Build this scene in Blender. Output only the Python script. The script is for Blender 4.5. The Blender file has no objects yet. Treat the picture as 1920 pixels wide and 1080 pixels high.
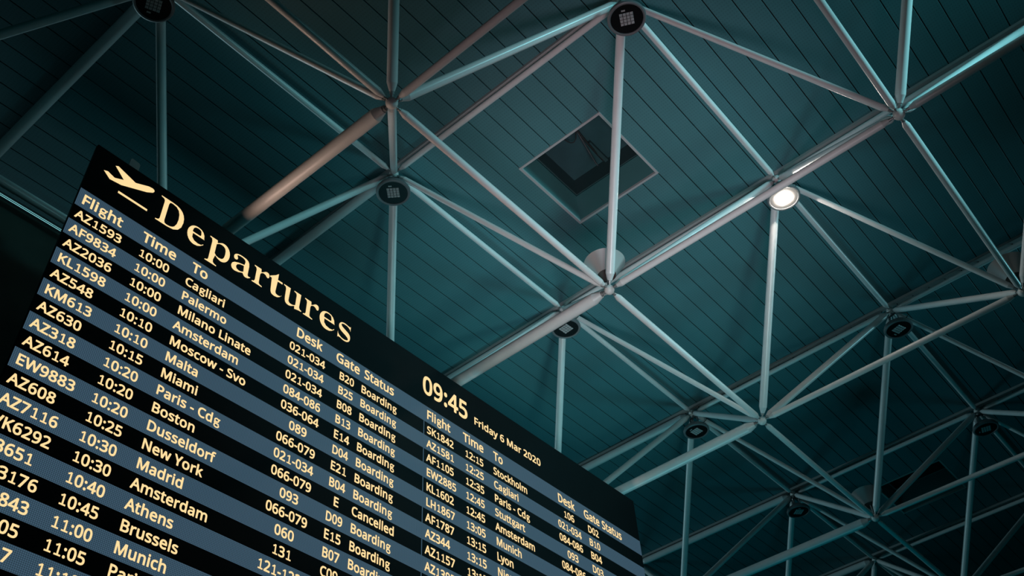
import bpy, bmesh, math, random
from mathutils import Vector, Matrix, Quaternion

SC = bpy.context.scene
COL = SC.collection
V = Vector
S = 4.0                      # one bay of the roof frame, metres
SY = 1.02512                 # bays are a little longer across
H = 0.587 * S                # depth of the space frame
ZC = 0.035 * S               # underside of the ceiling panels above the upper joints

# ------------------------------------------------------------------ camera
cam = bpy.data.cameras.new('camera')
cam.sensor_width = 36.0
cam.lens = 1862.25 / 1920 * 36.0
cam.clip_start, cam.clip_end = 0.05, 300
cam_o = bpy.data.objects.new('camera', cam)
COL.objects.link(cam_o)
AX, AY, AZ = V((0.64568007, -0.76115056, -0.06121334)), V((-0.50676531, -0.48708977, 0.71128931)), V((-0.57121465, -0.42824453, -0.70022885))
CAM = V((-6.2925015, -6.6772302, -11.3921909))
cam_o.matrix_world = Matrix(((AX.x, AY.x, AZ.x, CAM.x), (AX.y, AY.y, AZ.y, CAM.y), (AX.z, AY.z, AZ.z, CAM.z), (0, 0, 0, 1)))
SC.camera = cam_o

# ------------------------------------------------------------------ world, exposure, large lights
SC.view_settings.view_transform = 'Standard'
SC.view_settings.look = 'None'
SC.view_settings.exposure = 0.0
SC.view_settings.gamma = 1.0
SC.view_settings.use_curve_mapping = False
w = bpy.data.worlds.new('world')
SC.world = w
w.use_nodes = True
w.node_tree.nodes['Background'].inputs[0].default_value = (0.0, 0.55, 0.62, 1)
w.node_tree.nodes['Background'].inputs[1].default_value = 0.014


def spot(name, loc, target, power, colour, angle, blend, radius):
    l = bpy.data.lights.new(name, 'SPOT')
    l.energy, l.color, l.spot_size, l.spot_blend, l.shadow_soft_size = power, colour, math.radians(angle), blend, radius
    o = bpy.data.objects.new(name, l)
    COL.objects.link(o)
    o.location = loc
    o.rotation_euler = (V(target) - V(loc)).to_track_quat('-Z', 'Y').to_euler()
    return o


def area(name, loc, target, power, colour, sx, sy, spread=180):
    l = bpy.data.lights.new(name, 'AREA')
    l.energy, l.color, l.shape, l.size, l.size_y = power, colour, 'RECTANGLE', sx, sy
    l.spread = math.radians(spread)
    o = bpy.data.objects.new(name, l)
    COL.objects.link(o)
    o.location = loc
    o.rotation_euler = (V(target) - V(loc)).to_track_quat('-Z', 'Y').to_euler()
    return o


# glow of the lit upper rows of the LED board on what is in front of it
area('board_glow', (1.5, 0.38, -3.6), (1.5, -10.0, -3.5), 185, (1.000, 0.690, 0.560), 8.0, 1.4)
# teal light of the glazed front behind the camera
spot('front_glazing_light', (1.8, -17.0, -0.9), (1.7, -1.4, -1.6), 5500, (0.300, 0.920, 1.000), 36, 1.0, 1.0)
spot('side_fill_light', (14.0, -12.0, -1.6), (2.5, -0.6, -1.4), 840, (0.320, 0.880, 1.000), 44, 1.0, 1.2)  # unseen fill added to brighten the sides of the steep tubes
# bluish daylight of the high far glazing beyond the board
area('far_glazing_light', (-1.0, 24.0, -1.3), (0.0, 0.0, -1.9), 1150, (0.500, 0.895, 1.000), 12, 0.7)
# unseen fill spots added below to brighten the ceiling and the tube undersides
spot('ceiling_fill', (-4.0, -6.0, -12.5), (2.6, -2.5, 0), 2250, (1.000, 0.700, 0.800), 33, 1.0, 1.2)
spot('wide_fill', (-1.5, -7.0, -13.0), (4.0, -0.8, 0), 1850, (0.540, 1.000, 0.980), 38, 1.0, 1.2)
spot('rear_fill', (7.5, 4.0, -13.0), (3.5, 0.3, -1.0), 880, (0.194, 0.871, 1.000), 60, 1.0, 1.5)
spot('far_fill', (9.5, 2.0, -16.0), (9.0, 0.8, 0), 560, (0.000, 0.786, 1.000), 62, 1.0, 2.0)

# ------------------------------------------------------------------ materials
def nodes(m):
    m.use_nodes = True
    return m.node_tree.nodes, m.node_tree.links, m.node_tree.nodes['Principled BSDF']


def paint(name, colour, rough=0.45, metal=0.0, spec=0.5, mottle=0.06, scale=6.0, bump=0.0):
    m = bpy.data.materials.new(name)
    n, l, b = nodes(m)
    tc = n.new('ShaderNodeTexCoord')
    nz = n.new('ShaderNodeTexNoise')
    nz.inputs['Scale'].default_value = scale
    nz.inputs['Detail'].default_value = 5
    l.new(tc.outputs['Object'], nz.inputs['Vector'])
    mx = n.new('ShaderNodeMix')
    mx.data_type = 'RGBA'
    mx.inputs['A'].default_value = (*[c * (1 - mottle) for c in colour], 1)
    mx.inputs['B'].default_value = (*[min(1, c * (1 + mottle)) for c in colour], 1)
    l.new(nz.outputs['Fac'], mx.inputs['Factor'])
    l.new(mx.outputs['Result'], b.inputs['Base Color'])
    b.inputs['Roughness'].default_value = rough
    b.inputs['Metallic'].default_value = metal
    b.inputs['Specular IOR Level'].default_value = spec
    if bump:
        bp = n.new('ShaderNodeBump')
        bp.inputs['Strength'].default_value = bump
        bp.inputs['Distance'].default_value = 0.004
        l.new(nz.outputs['Fac'], bp.inputs['Height'])
        l.new(bp.outputs['Normal'], b.inputs['Normal'])
    return m


def perforated(name, colour):
    """painted metal panel with a fine grid of perforations"""
    m = bpy.data.materials.new(name)
    n, l, b = nodes(m)
    tc = n.new('ShaderNodeTexCoord')
    mp = n.new('ShaderNodeMapping')
    mp.inputs['Scale'].default_value = (1 / 0.05, 1 / 0.0366, 0)
    l.new(tc.outputs['Object'], mp.inputs['Vector'])
    fr = n.new('ShaderNodeVectorMath'); fr.operation = 'FRACTION'
    l.new(mp.outputs['Vector'], fr.inputs[0])
    ds = n.new('ShaderNodeVectorMath'); ds.operation = 'DISTANCE'
    l.new(fr.outputs['Vector'], ds.inputs[0])
    ds.inputs[1].default_value = (0.5, 0.5, 0)
    mr = n.new('ShaderNodeMapRange')
    mr.inputs['From Min'].default_value, mr.inputs['From Max'].default_value = 0.18, 0.34
    mr.inputs['To Min'].default_value, mr.inputs['To Max'].default_value = 0.86, 1.0
    l.new(ds.outputs['Value'], mr.inputs['Value'])
    nz = n.new('ShaderNodeTexNoise'); nz.inputs['Scale'].default_value = 1.3; nz.inputs['Detail'].default_value = 6
    l.new(tc.outputs['Object'], nz.inputs['Vector'])
    m2 = n.new('ShaderNodeMapRange')
    m2.inputs['To Min'].default_value, m2.inputs['To Max'].default_value = 0.88, 1.1
    l.new(nz.outputs['Fac'], m2.inputs['Value'])
    mu = n.new('ShaderNodeMath'); mu.operation = 'MULTIPLY'
    l.new(mr.outputs['Result'], mu.inputs[0]); l.new(m2.outputs['Result'], mu.inputs[1])
    sc = n.new('ShaderNodeVectorMath'); sc.operation = 'SCALE'
    sc.inputs[0].default_value = colour
    l.new(mu.outputs['Value'], sc.inputs['Scale'])
    l.new(sc.outputs['Vector'], b.inputs['Base Color'])
    b.inputs['Roughness'].default_value = 0.55
    b.inputs['Specular IOR Level'].default_value = 0.3
    return m


def led(name, colour, strength, pitch=0.0, depth=0.0):
    """lit LED pixels: emission with the grid of the diodes"""
    m = bpy.data.materials.new(name)
    n, l, b = nodes(m)
    b.inputs['Base Color'].default_value = (0.01, 0.01, 0.01, 1)
    b.inputs['Roughness'].default_value = 0.6
    b.inputs['Emission Color'].default_value = (*colour, 1)
    b.inputs['Emission Strength'].default_value = strength
    if pitch:
        tc = n.new('ShaderNodeTexCoord')
        mp = n.new('ShaderNodeMapping')
        mp.inputs['Scale'].default_value = (1 / pitch, 0, 1 / pitch)
        l.new(tc.outputs['Object'], mp.inputs['Vector'])
        fr = n.new('ShaderNodeVectorMath'); fr.operation = 'FRACTION'
        l.new(mp.outputs['Vector'], fr.inputs[0])
        ds = n.new('ShaderNodeVectorMath'); ds.operation = 'DISTANCE'
        l.new(fr.outputs['Vector'], ds.inputs[0])
        ds.inputs[1].default_value = (0.5, 0, 0.5)
        mr = n.new('ShaderNodeMapRange')
        mr.inputs['From Min'].default_value, mr.inputs['From Max'].default_value = 0.2, 0.55
        mr.inputs['To Min'].default_value, mr.inputs['To Max'].default_value = strength * (1 + depth), strength * (1 - depth)
        l.new(ds.outputs['Value'], mr.inputs['Value'])
        l.new(mr.outputs['Result'], b.inputs['Emission Strength'])
    return m


def brushed(name, colour):
    """spun metal: fine radial streaks round the axis"""
    m = bpy.data.materials.new(name)
    n, l, b = nodes(m)
    tc = n.new('ShaderNodeTexCoord')
    gr = n.new('ShaderNodeTexGradient'); gr.gradient_type = 'RADIAL'
    l.new(tc.outputs['Object'], gr.inputs['Vector'])
    nz = n.new('ShaderNodeTexNoise'); nz.noise_dimensions = '1D'
    nz.inputs['Scale'].default_value = 90; nz.inputs['Detail'].default_value = 3
    l.new(gr.outputs['Fac'], nz.inputs['W'])
    mr = n.new('ShaderNodeMapRange')
    mr.inputs['To Min'].default_value, mr.inputs['To Max'].default_value = 0.38, 0.62
    l.new(nz.outputs['Fac'], mr.inputs['Value'])
    l.new(mr.outputs['Result'], b.inputs['Roughness'])
    b.inputs['Base Color'].default_value = (*colour, 1)
    b.inputs['Metallic'].default_value = 0.35
    return m


def lit_cover(name, colour, centre, edge, radius):
    """lamp cover glowing from the diodes behind its middle"""
    m = bpy.data.materials.new(name)
    n, l, b = nodes(m)
    b.inputs['Base Color'].default_value = (0.2, 0.2, 0.2, 1)
    b.inputs['Emission Color'].default_value = (*colour, 1)
    tc = n.new('ShaderNodeTexCoord')
    ln = n.new('ShaderNodeVectorMath'); ln.operation = 'LENGTH'
    l.new(tc.outputs['Object'], ln.inputs[0])
    mr = n.new('ShaderNodeMapRange'); mr.interpolation_type = 'SMOOTHERSTEP'
    mr.inputs['From Min'].default_value, mr.inputs['From Max'].default_value = 0.08, radius
    mr.inputs['To Min'].default_value, mr.inputs['To Max'].default_value = centre, edge
    l.new(ln.outputs['Value'], mr.inputs['Value'])
    l.new(mr.outputs['Result'], b.inputs['Emission Strength'])
    return m


M = dict(
    tube=paint('tube_paint', (0.67, 0.66, 0.66), 0.30, mottle=0.09, scale=5),
    cone=paint('cone_paint', (0.58, 0.57, 0.57), 0.42, mottle=0.1, scale=9),
    bolt=paint('bolt_steel', (0.30, 0.30, 0.30), 0.4, metal=0.6),
    ball=paint('ball_paint', (0.62, 0.61, 0.60), 0.4, mottle=0.14, scale=14),
    panel=perforated('ceiling_panel', (0.078, 0.21, 0.232)),
    void=paint('ceiling_void', (0.005, 0.005, 0.005), 0.9),
    rail=paint('rail_paint', (0.34, 0.34, 0.34), 0.45),
    trim=paint('hatch_trim', (0.42, 0.42, 0.43), 0.4),
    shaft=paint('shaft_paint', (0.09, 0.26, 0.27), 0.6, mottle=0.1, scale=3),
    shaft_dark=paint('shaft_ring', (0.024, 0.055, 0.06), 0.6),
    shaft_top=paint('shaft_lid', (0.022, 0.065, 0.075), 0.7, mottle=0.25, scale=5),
    ring=paint('lamp_ring', (0.14, 0.15, 0.16), 0.45),
    glass=paint('lamp_glass', (0.006, 0.007, 0.008), 0.4, spec=0.2),
    lens=paint('lamp_lens', (0.42, 0.44, 0.45), 0.25, mottle=0.3, scale=90),
    cable=paint('cable_black', (0.02, 0.02, 0.02), 0.5),
    cabinet=paint('board_cabinet', (0.03, 0.035, 0.04), 0.5),
    screen=paint('board_screen', (0.004, 0.007, 0.008), 0.6, spec=0.10, mottle=0.2, scale=3),
    bracket=paint('board_bracket', (0.45, 0.46, 0.46), 0.5),
    reflector=brushed('reflector_metal', (0.36, 0.34, 0.335)),
    core=paint('reflector_core', (0.06, 0.055, 0.05), 0.6),
    wall=paint('wall_stained', (0.055, 0.085, 0.070), 0.5, mottle=0.6, scale=1.6, bump=0.2),
    text=led('led_amber', (1.0, 0.71, 0.335), 1.04, 0.014, 0.12),
    stripe=led('led_stripe', (0.037, 0.074, 0.111), 1.0, 0.017, 0.45),
    rim_glow=led('rim_strip_emission', (0.30, 0.80, 0.85), 1.0),  # emission standing in for the lit rim of the tube
    lit_lens=led('lamp_lens_lit', (1.0, 0.90, 0.80), 220.0),
    lit_glass=lit_cover('lamp_glass_lit', (1.0, 0.86, 0.74), 1.6, 0.16, 0.19),
)

# ------------------------------------------------------------------ mesh helpers
def mesh_obj(name, bm, mat, parent=None, smooth=None):
    me = bpy.data.meshes.new(name)
    bm.normal_update()
    bm.to_mesh(me)
    bm.free()
    me.materials.append(mat)
    o = bpy.data.objects.new(name, me)
    COL.objects.link(o)
    if parent is not None:
        o.parent = parent
    if smooth is not None:
        for p in me.polygons:
            p.use_smooth = True
        me.set_sharp_from_angle(angle=math.radians(smooth))
    return o


def thing(name, label, cat, loc=(0, 0, 0), group=None, quat=None):
    o = bpy.data.objects.new(name, None)
    o.empty_display_size = 0.1
    COL.objects.link(o)
    o.location = loc
    if quat is not None:
        o.rotation_euler = quat.to_euler()
    tag(o, label, cat, group)
    return o


def tag(o, label, cat, group=None):
    o['label'] = label
    o['category'] = cat
    if group:
        o['group'] = group
    return o


def box(bm, lo, hi):
    x0, y0, z0 = lo
    x1, y1, z1 = hi
    v = [bm.verts.new(p) for p in ((x0, y0, z0), (x1, y0, z0), (x1, y1, z0), (x0, y1, z0), (x0, y0, z1), (x1, y0, z1), (x1, y1, z1), (x0, y1, z1))]
    for f in ((0, 3, 2, 1), (4, 5, 6, 7), (0, 1, 5, 4), (1, 2, 6, 5), (2, 3, 7, 6), (3, 0, 4, 7)):
        bm.faces.new([v[i] for i in f])


def lathe(bm, prof, seg=32, axis='Z', at=(0, 0, 0), closed=True):
    """prof: (radius, height) from bottom to top; ends at radius 0 close"""
    rings = []
    for r, h in prof:
        if r < 1e-6:
            rings.append([bm.verts.new((at[0], at[1], at[2] + h))])
        else:
            rings.append([bm.verts.new((at[0] + r * math.cos(2 * math.pi * k / seg), at[1] + r * math.sin(2 * math.pi * k / seg), at[2] + h)) for k in range(seg)])
    for a, b in zip(rings, rings[1:]):
        for k in range(seg):
            q = [a[k % len(a)], a[(k + 1) % len(a)], b[(k + 1) % len(b)], b[k % len(b)]]
            q2 = []
            for x in q:
                if x not in q2:
                    q2.append(x)
            if len(q2) > 2:
                bm.faces.new(q2)
    bmesh.ops.recalc_face_normals(bm, faces=bm.faces[:])


def pipe(bm, pts, r, seg=8):
    """round bar along a polyline"""
    pts = [V(p) for p in pts]
    rings = []
    for i, p in enumerate(pts):
        d = (pts[min(i + 1, len(pts) - 1)] - pts[max(i - 1, 0)]).normalized()
        q = d.to_track_quat('Z', 'X')
        rings.append([bm.verts.new(p + q @ V((r * math.cos(2 * math.pi * k / seg), r * math.sin(2 * math.pi * k / seg), 0))) for k in range(seg)])
    for a, b in zip(rings, rings[1:]):
        for k in range(seg):
            bm.faces.new((a[k], a[(k + 1) % seg], b[(k + 1) % seg], b[k]))
    bm.faces.new(rings[0][::-1])
    bm.faces.new(rings[-1])


# ------------------------------------------------------------------ roof frame geometry
def U(i, j): return V((i * S, -j * SY * S, 0))
def L(i, j): return V(((i + .5) * S, -(j + .5) * SY * S, -H + (.13 if j == -1 and i < 0 else 0)))
def pos(n): return (U if n[0] == 'U' else L)(n[1], n[2])


def pix(p):
    d = V(p) - CAM
    z = -d.dot(AZ)
    return V((960 + 1862.25 * d.dot(AX) / z, 540 - 1862.25 * d.dot(AY) / z))


# ------------------------------------------------------------------ ceiling: long perforated metal panels
PITCH = SY * S / 14
HX = 0.184 * S
HATCH = [(0.503 * S, -7 * PITCH - 0.005 * S), (3.512 * S, -7 * PITCH - 0.005 * S)]   # centres
HY = 2.5 * PITCH
bm = bmesh.new()
X0, X1 = -6 * S, 11 * S
k0, k1 = -84, 84
for k in range(k0, k1):
    yc = -k * PITCH - 0.005 * S
    a, b = yc - PITCH / 2 + 0.0065, yc + PITCH / 2 - 0.0065
    segs = [(X0, X1)]
    for cx, cy in HATCH:
        if abs(yc - cy) < HY:
            ns = []
            for s0, s1 in segs:
                if s0 < cx < s1:
                    ns += [(s0, cx - HX), (cx + HX, s1)]
                else:
                    ns.append((s0, s1))
            segs = ns
    for s0, s1 in segs:
        # pan with turned-up lips
        n = [bm.verts.new(p) for p in ((s0, a, ZC + .03), (s0, a, ZC + .004), (s0, a + .004, ZC), (s0, b - .004, ZC), (s0, b, ZC + .004), (s0, b, ZC + .03))]
        m_ = [bm.verts.new((s1, v.co.y, v.co.z)) for v in n]
        for q in range(5):
            bm.faces.new((n[q], m_[q], m_[q + 1], n[q + 1]))
bmesh.ops.recalc_face_normals(bm, faces=bm.faces[:])
ceil_o = mesh_obj('ceiling', bm, M['panel'])
ceil_o['kind'] = 'structure'
ceil_o['label'] = 'dark metal ceiling of long parallel perforated panels'
bm = bmesh.new()
ys = sorted({-84 * PITCH, 84 * PITCH, *[c[1] - HY for c in HATCH], *[c[1] + HY for c in HATCH]})
xs = sorted({X0, X1, *[c[0] - HX for c in HATCH], *[c[0] + HX for c in HATCH]})
for xa, xb in zip(xs, xs[1:]):
    for ya, yb in zip(ys, ys[1:]):
        if any(abs((xa + xb) / 2 - c[0]) < HX and abs((ya + yb) / 2 - c[1]) < HY for c in HATCH):
            continue
        bm.faces.new([bm.verts.new(p) for p in ((xa, ya, ZC + .05), (xa, yb, ZC + .05), (xb, yb, ZC + .05), (xb, ya, ZC + .05))])
bmesh.ops.remove_doubles(bm, verts=bm.verts[:], dist=1e-5)
vo = mesh_obj('ceiling_void', bm, M['void'], ceil_o)

# hatches
def hatch(cx, cy, label):
    t = thing('ceiling_hatch', label, 'ceiling hatch', (cx, cy, ZC))
    bm = bmesh.new()
    f = 0.022
    z0, z1 = -0.012, 0.03
    g_ = .014
    box(bm, (-HX - g_, -HY - g_, z0), (HX + g_, -HY + f, z1)); box(bm, (-HX - g_, HY - f, z0), (HX + g_, HY + g_, z1))
    box(bm, (-HX - g_, -HY + f, z0), (-HX + f, HY - f, z1)); box(bm, (HX - f, -HY + f, z0), (HX + g_, HY - f, z1))
    mesh_obj('frame', bm, M['trim'], t)
    zs, zt = 0.60, 0.95
    i = f
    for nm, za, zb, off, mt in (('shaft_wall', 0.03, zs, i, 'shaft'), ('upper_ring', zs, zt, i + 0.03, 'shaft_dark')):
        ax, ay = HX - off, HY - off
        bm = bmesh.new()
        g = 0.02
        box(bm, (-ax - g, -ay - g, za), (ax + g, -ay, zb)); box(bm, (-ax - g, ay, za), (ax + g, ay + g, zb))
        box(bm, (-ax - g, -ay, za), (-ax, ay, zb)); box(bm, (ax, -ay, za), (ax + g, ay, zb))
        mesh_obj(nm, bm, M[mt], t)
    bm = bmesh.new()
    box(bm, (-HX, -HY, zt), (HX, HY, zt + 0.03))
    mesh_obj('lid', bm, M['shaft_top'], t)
    return t
hatch(*HATCH[0], 'open square hatch in the ceiling with black cables hanging inside')
hatch(*HATCH[1], 'dark square hatch near the bottom right, half behind a diagonal tube')

# ------------------------------------------------------------------ rails above the upper tubes
for i, lab in ((-1, 'faint ceiling rail over the tubes at the top left lamp'), (0, 'ceiling rail over the tubes between the title lamp and the top middle lamp'),
               (1, 'ceiling rail over the tubes that pass the lit lamp'), (2, 'ceiling rail over the tubes at the right hand lamp'),
               (3, 'ceiling rail over the tubes at the lowest lamp'), (4, 'dim ceiling rail over the tubes at the bottom edge joint')):
    t = thing('ceiling_rail', lab, 'rail', (i * S, 0, 0), 'rails under the ceiling panels')
    bm = bmesh.new()
    y0, y1 = -3 * SY * S, 3 * SY * S
    sec = ((-.05, .135), (-.05, .085), (.05, .085), (.05, .135), (.044, .135), (.044, .091), (-.044, .091), (-.044, .135))
    a = [bm.verts.new((x, y0, z)) for x, z in sec]
    b = [bm.verts.new((x, y1, z)) for x, z in sec]
    for q in range(8):
        bm.faces.new((a[q], b[q], b[(q + 1) % 8], a[(q + 1) % 8]))
    bm.faces.new(a[::-1]); bm.faces.new(b)
    bmesh.ops.recalc_face_normals(bm, faces=bm.faces[:])
    mesh_obj('channel', bm, M['rail'], t)
    bm = bmesh.new()
    n = int((y1 - y0) / PITCH)
    for k in range(n):
        lathe(bm, ((0, .070), (.011, .070), (.011, .086)), 6, at=(0.02, y0 + (k + .5) * PITCH, 0))
    so = mesh_obj('bolt', bm, M['core'], t)
    so['kind'] = 'stuff'

# ------------------------------------------------------------------ struts
RAD = {'A': .044, 'B': .043, 'a': .045, 'b': .046, 'B0': .083, 'B1': .072, 'B2': .081, 'd00': .041, 'd10': .050, 'd01': .060, 'd11': .056}
EDGES = 'L-2,-1-L-1,-1;L-2,-1-U-1,0;L-2,0-L-1,0;U-1,-1-U0,-1;U-1,-1-U-1,0;L-1,-1-L-1,0;L-1,-1-U-1,-1;L-1,-1-U-1,0;L-1,-1-U0,0;U-1,0-U0,0;L-1,0-L0,0;L-1,0-L-1,1;L-1,0-U-1,0;L-1,0-U-1,1;L-1,0-U0,0;L-1,0-U0,1;L-1,1-L0,1;U0,-1-U0,0;L0,-1-L0,0;L0,-1-U0,0;L0,-1-U1,0;U0,0-U1,0;U0,0-U0,1;L0,0-L1,0;L0,0-L0,1;L0,0-U0,0;L0,0-U0,1;L0,0-U1,0;L0,0-U1,1;U0,1-U1,1;L0,1-L1,1;L0,1-L0,2;L0,1-U0,1;L0,1-U0,2;L0,1-U1,1;L0,1-U1,2;U1,-1-U1,0;L1,-1-L1,0;L1,-1-U1,0;L1,-1-U2,0;U1,0-U2,0;U1,0-U1,1;L1,0-L2,0;L1,0-L1,1;L1,0-U1,0;L1,0-U1,1;L1,0-U2,0;L1,0-U2,1;U1,1-U2,1;U1,1-U1,2;L1,1-U1,1;L1,1-U1,2;L1,1-U2,1;U2,-1-U2,0;L2,-1-L2,0;L2,-1-U2,0;L2,-1-U3,-1;L2,-1-U3,0;U2,0-U3,0;U2,0-U2,1;L2,0-L3,0;L2,0-L2,1;L2,0-U2,0;L2,0-U2,1;L2,0-U3,0;L2,0-U3,1;U2,1-U3,1;U2,1-U2,2;L2,1-U2,1;L2,1-U3,1;U3,-1-U4,-1;U3,-1-U3,0;L3,-1-U3,-1;L3,-1-U3,0;L3,-1-U4,0;U3,0-U4,0;U3,0-U3,1;L3,0-L3,1;L3,0-U3,0;L3,0-U3,1;L3,0-U4,0;L3,0-U4,1;U3,1-U4,1;U3,1-U3,2;L3,1-U3,1;U4,-1-U4,0;L4,-1-U4,0;U4,0-U5,0;U4,0-U4,1;L4,0-U4,0'
BALLN = {('L', -1, 0): 'upper left ball joint', ('L', 0, 0): 'central ball joint', ('L', 1, 0): 'joint right of the clock', ('L', 2, 0): 'bottom right joint',
         ('L', 0, 1): 'upper right ball joint', ('L', 1, 1): 'right edge ball joint'}
LAMPN = {('U', 0, 0): 'lamp above the title', ('U', 0, 1): 'top middle lamp', ('U', -1, 0): 'top left lamp', ('U', 1, 0): 'lamp above the clock',
         ('U', 2, 0): 'lamp over the board corner', ('U', 1, 1): 'lit lamp', ('U', 2, 1): 'right hand lamp', ('U', 3, 1): 'lower right lamp',
         ('U', 3, 0): 'lowest lamp', ('U', 4, 0): 'bottom edge joint'}
NODEN = {**BALLN, **LAMPN}
OVER = {'L-2,-1-L-1,-1': 'dark lower tube with a bright rim left of the board',
        'U-1,-1-U0,-1': 'dim upper tube high behind the top left corner of the board',
        'L-1,-1-U-1,-1': 'dim diagonal tube just above the bright rimmed tube left of the board',
        'L2,-1-U3,-1': 'dim diagonal tube crossing the bottom edge right of the board',
        'U3,-1-U4,-1': 'dim upper tube at the bottom edge right of the board',
        'L3,-1-U3,-1': 'dim diagonal tube end beside the lower right corner of the board',
        'L3,0-L3,1': 'dim lower tube cutting the bottom right corner',
        'L3,0-U4,1': 'dim diagonal tube rising steeply at the bottom right edge'}


def board_hides(p):
    top = 270 + (p.x - 184) * .668 if p.x > 184 else 270 + (184 - p.x) * 2.337
    return p.y > top and p.x < 1187 + (p.y - 940) * .15


def heading(a, b):
    d = (pix(b) - pix(a))
    ang = math.degrees(math.atan2(-d.y, d.x)) % 360
    return ['right', 'up right', 'straight up', 'up left', 'left', 'down left', 'straight down', 'down right'][int((ang + 22.5) // 45) % 8]


def strut_label(key, kind, a, b):
    if key in OVER:
        return OVER[key]
    na, nb = NODEN.get(a), NODEN.get(b)
    if na and nb:
        return '%s between the %s and the %s' % (kind, na, nb)
    near, far, nm = (a, b, na) if na else (b, a, nb)
    p = pix(pos(far))
    if board_hides(p):
        out = 'behind the board'
    else:
        out = 'off the edge'
    return '%s from the %s running %s %s' % (kind, nm, heading(pos(near), pos(far)), out)


BALL_R = 0.069
strut_mesh = {}
def strut(a, b, typ, label, group):
    pa, pb = pos(a), pos(b)
    d = pb - pa
    length = d.length
    r = RAD[typ]
    t = thing('roof_tube', label, 'roof tube', pa, group, d.to_track_quat('Z', 'X'))
    cl = 0.035 + r * 0.95                    # cone length
    s0 = BALL_R + 0.058                    # start of the cone
    key = (typ, round(length, 3))
    if key not in strut_mesh:
        me = []
        z0, z1 = s0 + cl, length - s0 - cl
        bm = bmesh.new()
        lathe(bm, ((0, z0), (r, z0), (r, z1), (0, z1)), 28)
        me.append(mesh_obj('tube', bm, M['tube'], t, 40))
        for base, sg in ((s0, 1), (length - s0, -1)):
            bm = bmesh.new()
            lathe(bm, ((0, base), (r * .55, base), (r * .58, base + sg * .010), (r * .97, base + sg * (cl - .006)), (r * 1.0, base + sg * cl), (0, base + sg * cl)), 28)
            me.append(mesh_obj('end_cone', bm, M['cone'], t, 50))
            bm = bmesh.new()
            zz = BALL_R - .012 if sg > 0 else length - BALL_R + .012
            lathe(bm, ((0, zz), (r * .26, zz), (r * .26, base - sg * .03), (r * .45, base - sg * .03), (r * .45, base), (0, base)), 12)
            me.append(mesh_obj('bolt', bm, M['bolt'], t, 40))
        strut_mesh[key] = me
    else:
        for o in strut_mesh[key]:
            c = o.copy()
            COL.objects.link(c)
            c.parent = t
    return t


def parse(s):
    k = s[0]
    i, j = s[1:].split(',')
    return (k, int(i), int(j))


used = []
import re
for e in EDGES.split(';'):
    sa, sb = re.match(r'^([LU]-?\d+,-?\d+)-([LU]-?\d+,-?\d+)$', e).groups()
    a, b = parse(sa), parse(sb)
    used += [a, b]
    if a[0] == 'L' and b[0] == 'L':
        if a[2] == b[2]:
            typ, kind, grp = 'a', 'lower tube', 'lower tubes of the roof frame'
        else:
            typ = 'B0' if a[2] == -1 else 'b'
            kind, grp = ('thick lower tube' if typ == 'B0' else 'lower tube'), 'lower tubes of the roof frame'
    elif a[0] == 'U':
        typ = 'A' if a[2] == b[2] else ('B' if a[2] >= 0 else ('B2' if a[1] < 0 else 'B1'))
        kind, grp = 'upper tube', 'upper tubes of the roof frame'
    else:
        typ = 'd%d%d' % (b[1] - a[1], b[2] - a[2])
        kind, grp = 'diagonal tube', 'diagonal tubes of the roof frame'
    strut(a, b, typ, strut_label(e, kind, a, b), grp)

for n in sorted(set(used)):
    if n not in NODEN:                 # the photo shows nothing of the joints beyond its frame
        continue
    bm = bmesh.new()
    bmesh.ops.create_uvsphere(bm, u_segments=24, v_segments=14, radius=BALL_R)
    o = mesh_obj('ball_joint', bm, M['ball'], None, 60)
    o.location = pos(n)
    if n[0] == 'L':
        lab = {('L', -1, 0): 'upper left steel ball where eight tubes meet above the title',
               ('L', 0, 0): 'central steel ball joint in front of the spun metal funnel',
               ('L', 1, 0): 'steel ball joint right of the clock, below the lit lamp',
               ('L', 2, 0): 'steel ball joint at the bottom right beside the dark hatch',
               ('L', 0, 1): 'dim steel ball joint at the upper right',
               ('L', 1, 1): 'dim steel ball joint at the right edge'}[n]
    else:
        lab = 'dark ball joint at the bottom edge without a lamp' if n[1] == 4 else 'dark ball joint holding the ' + LAMPN[n]
    tag(o, lab, 'ball joint', 'ball joints of the roof frame')

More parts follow.
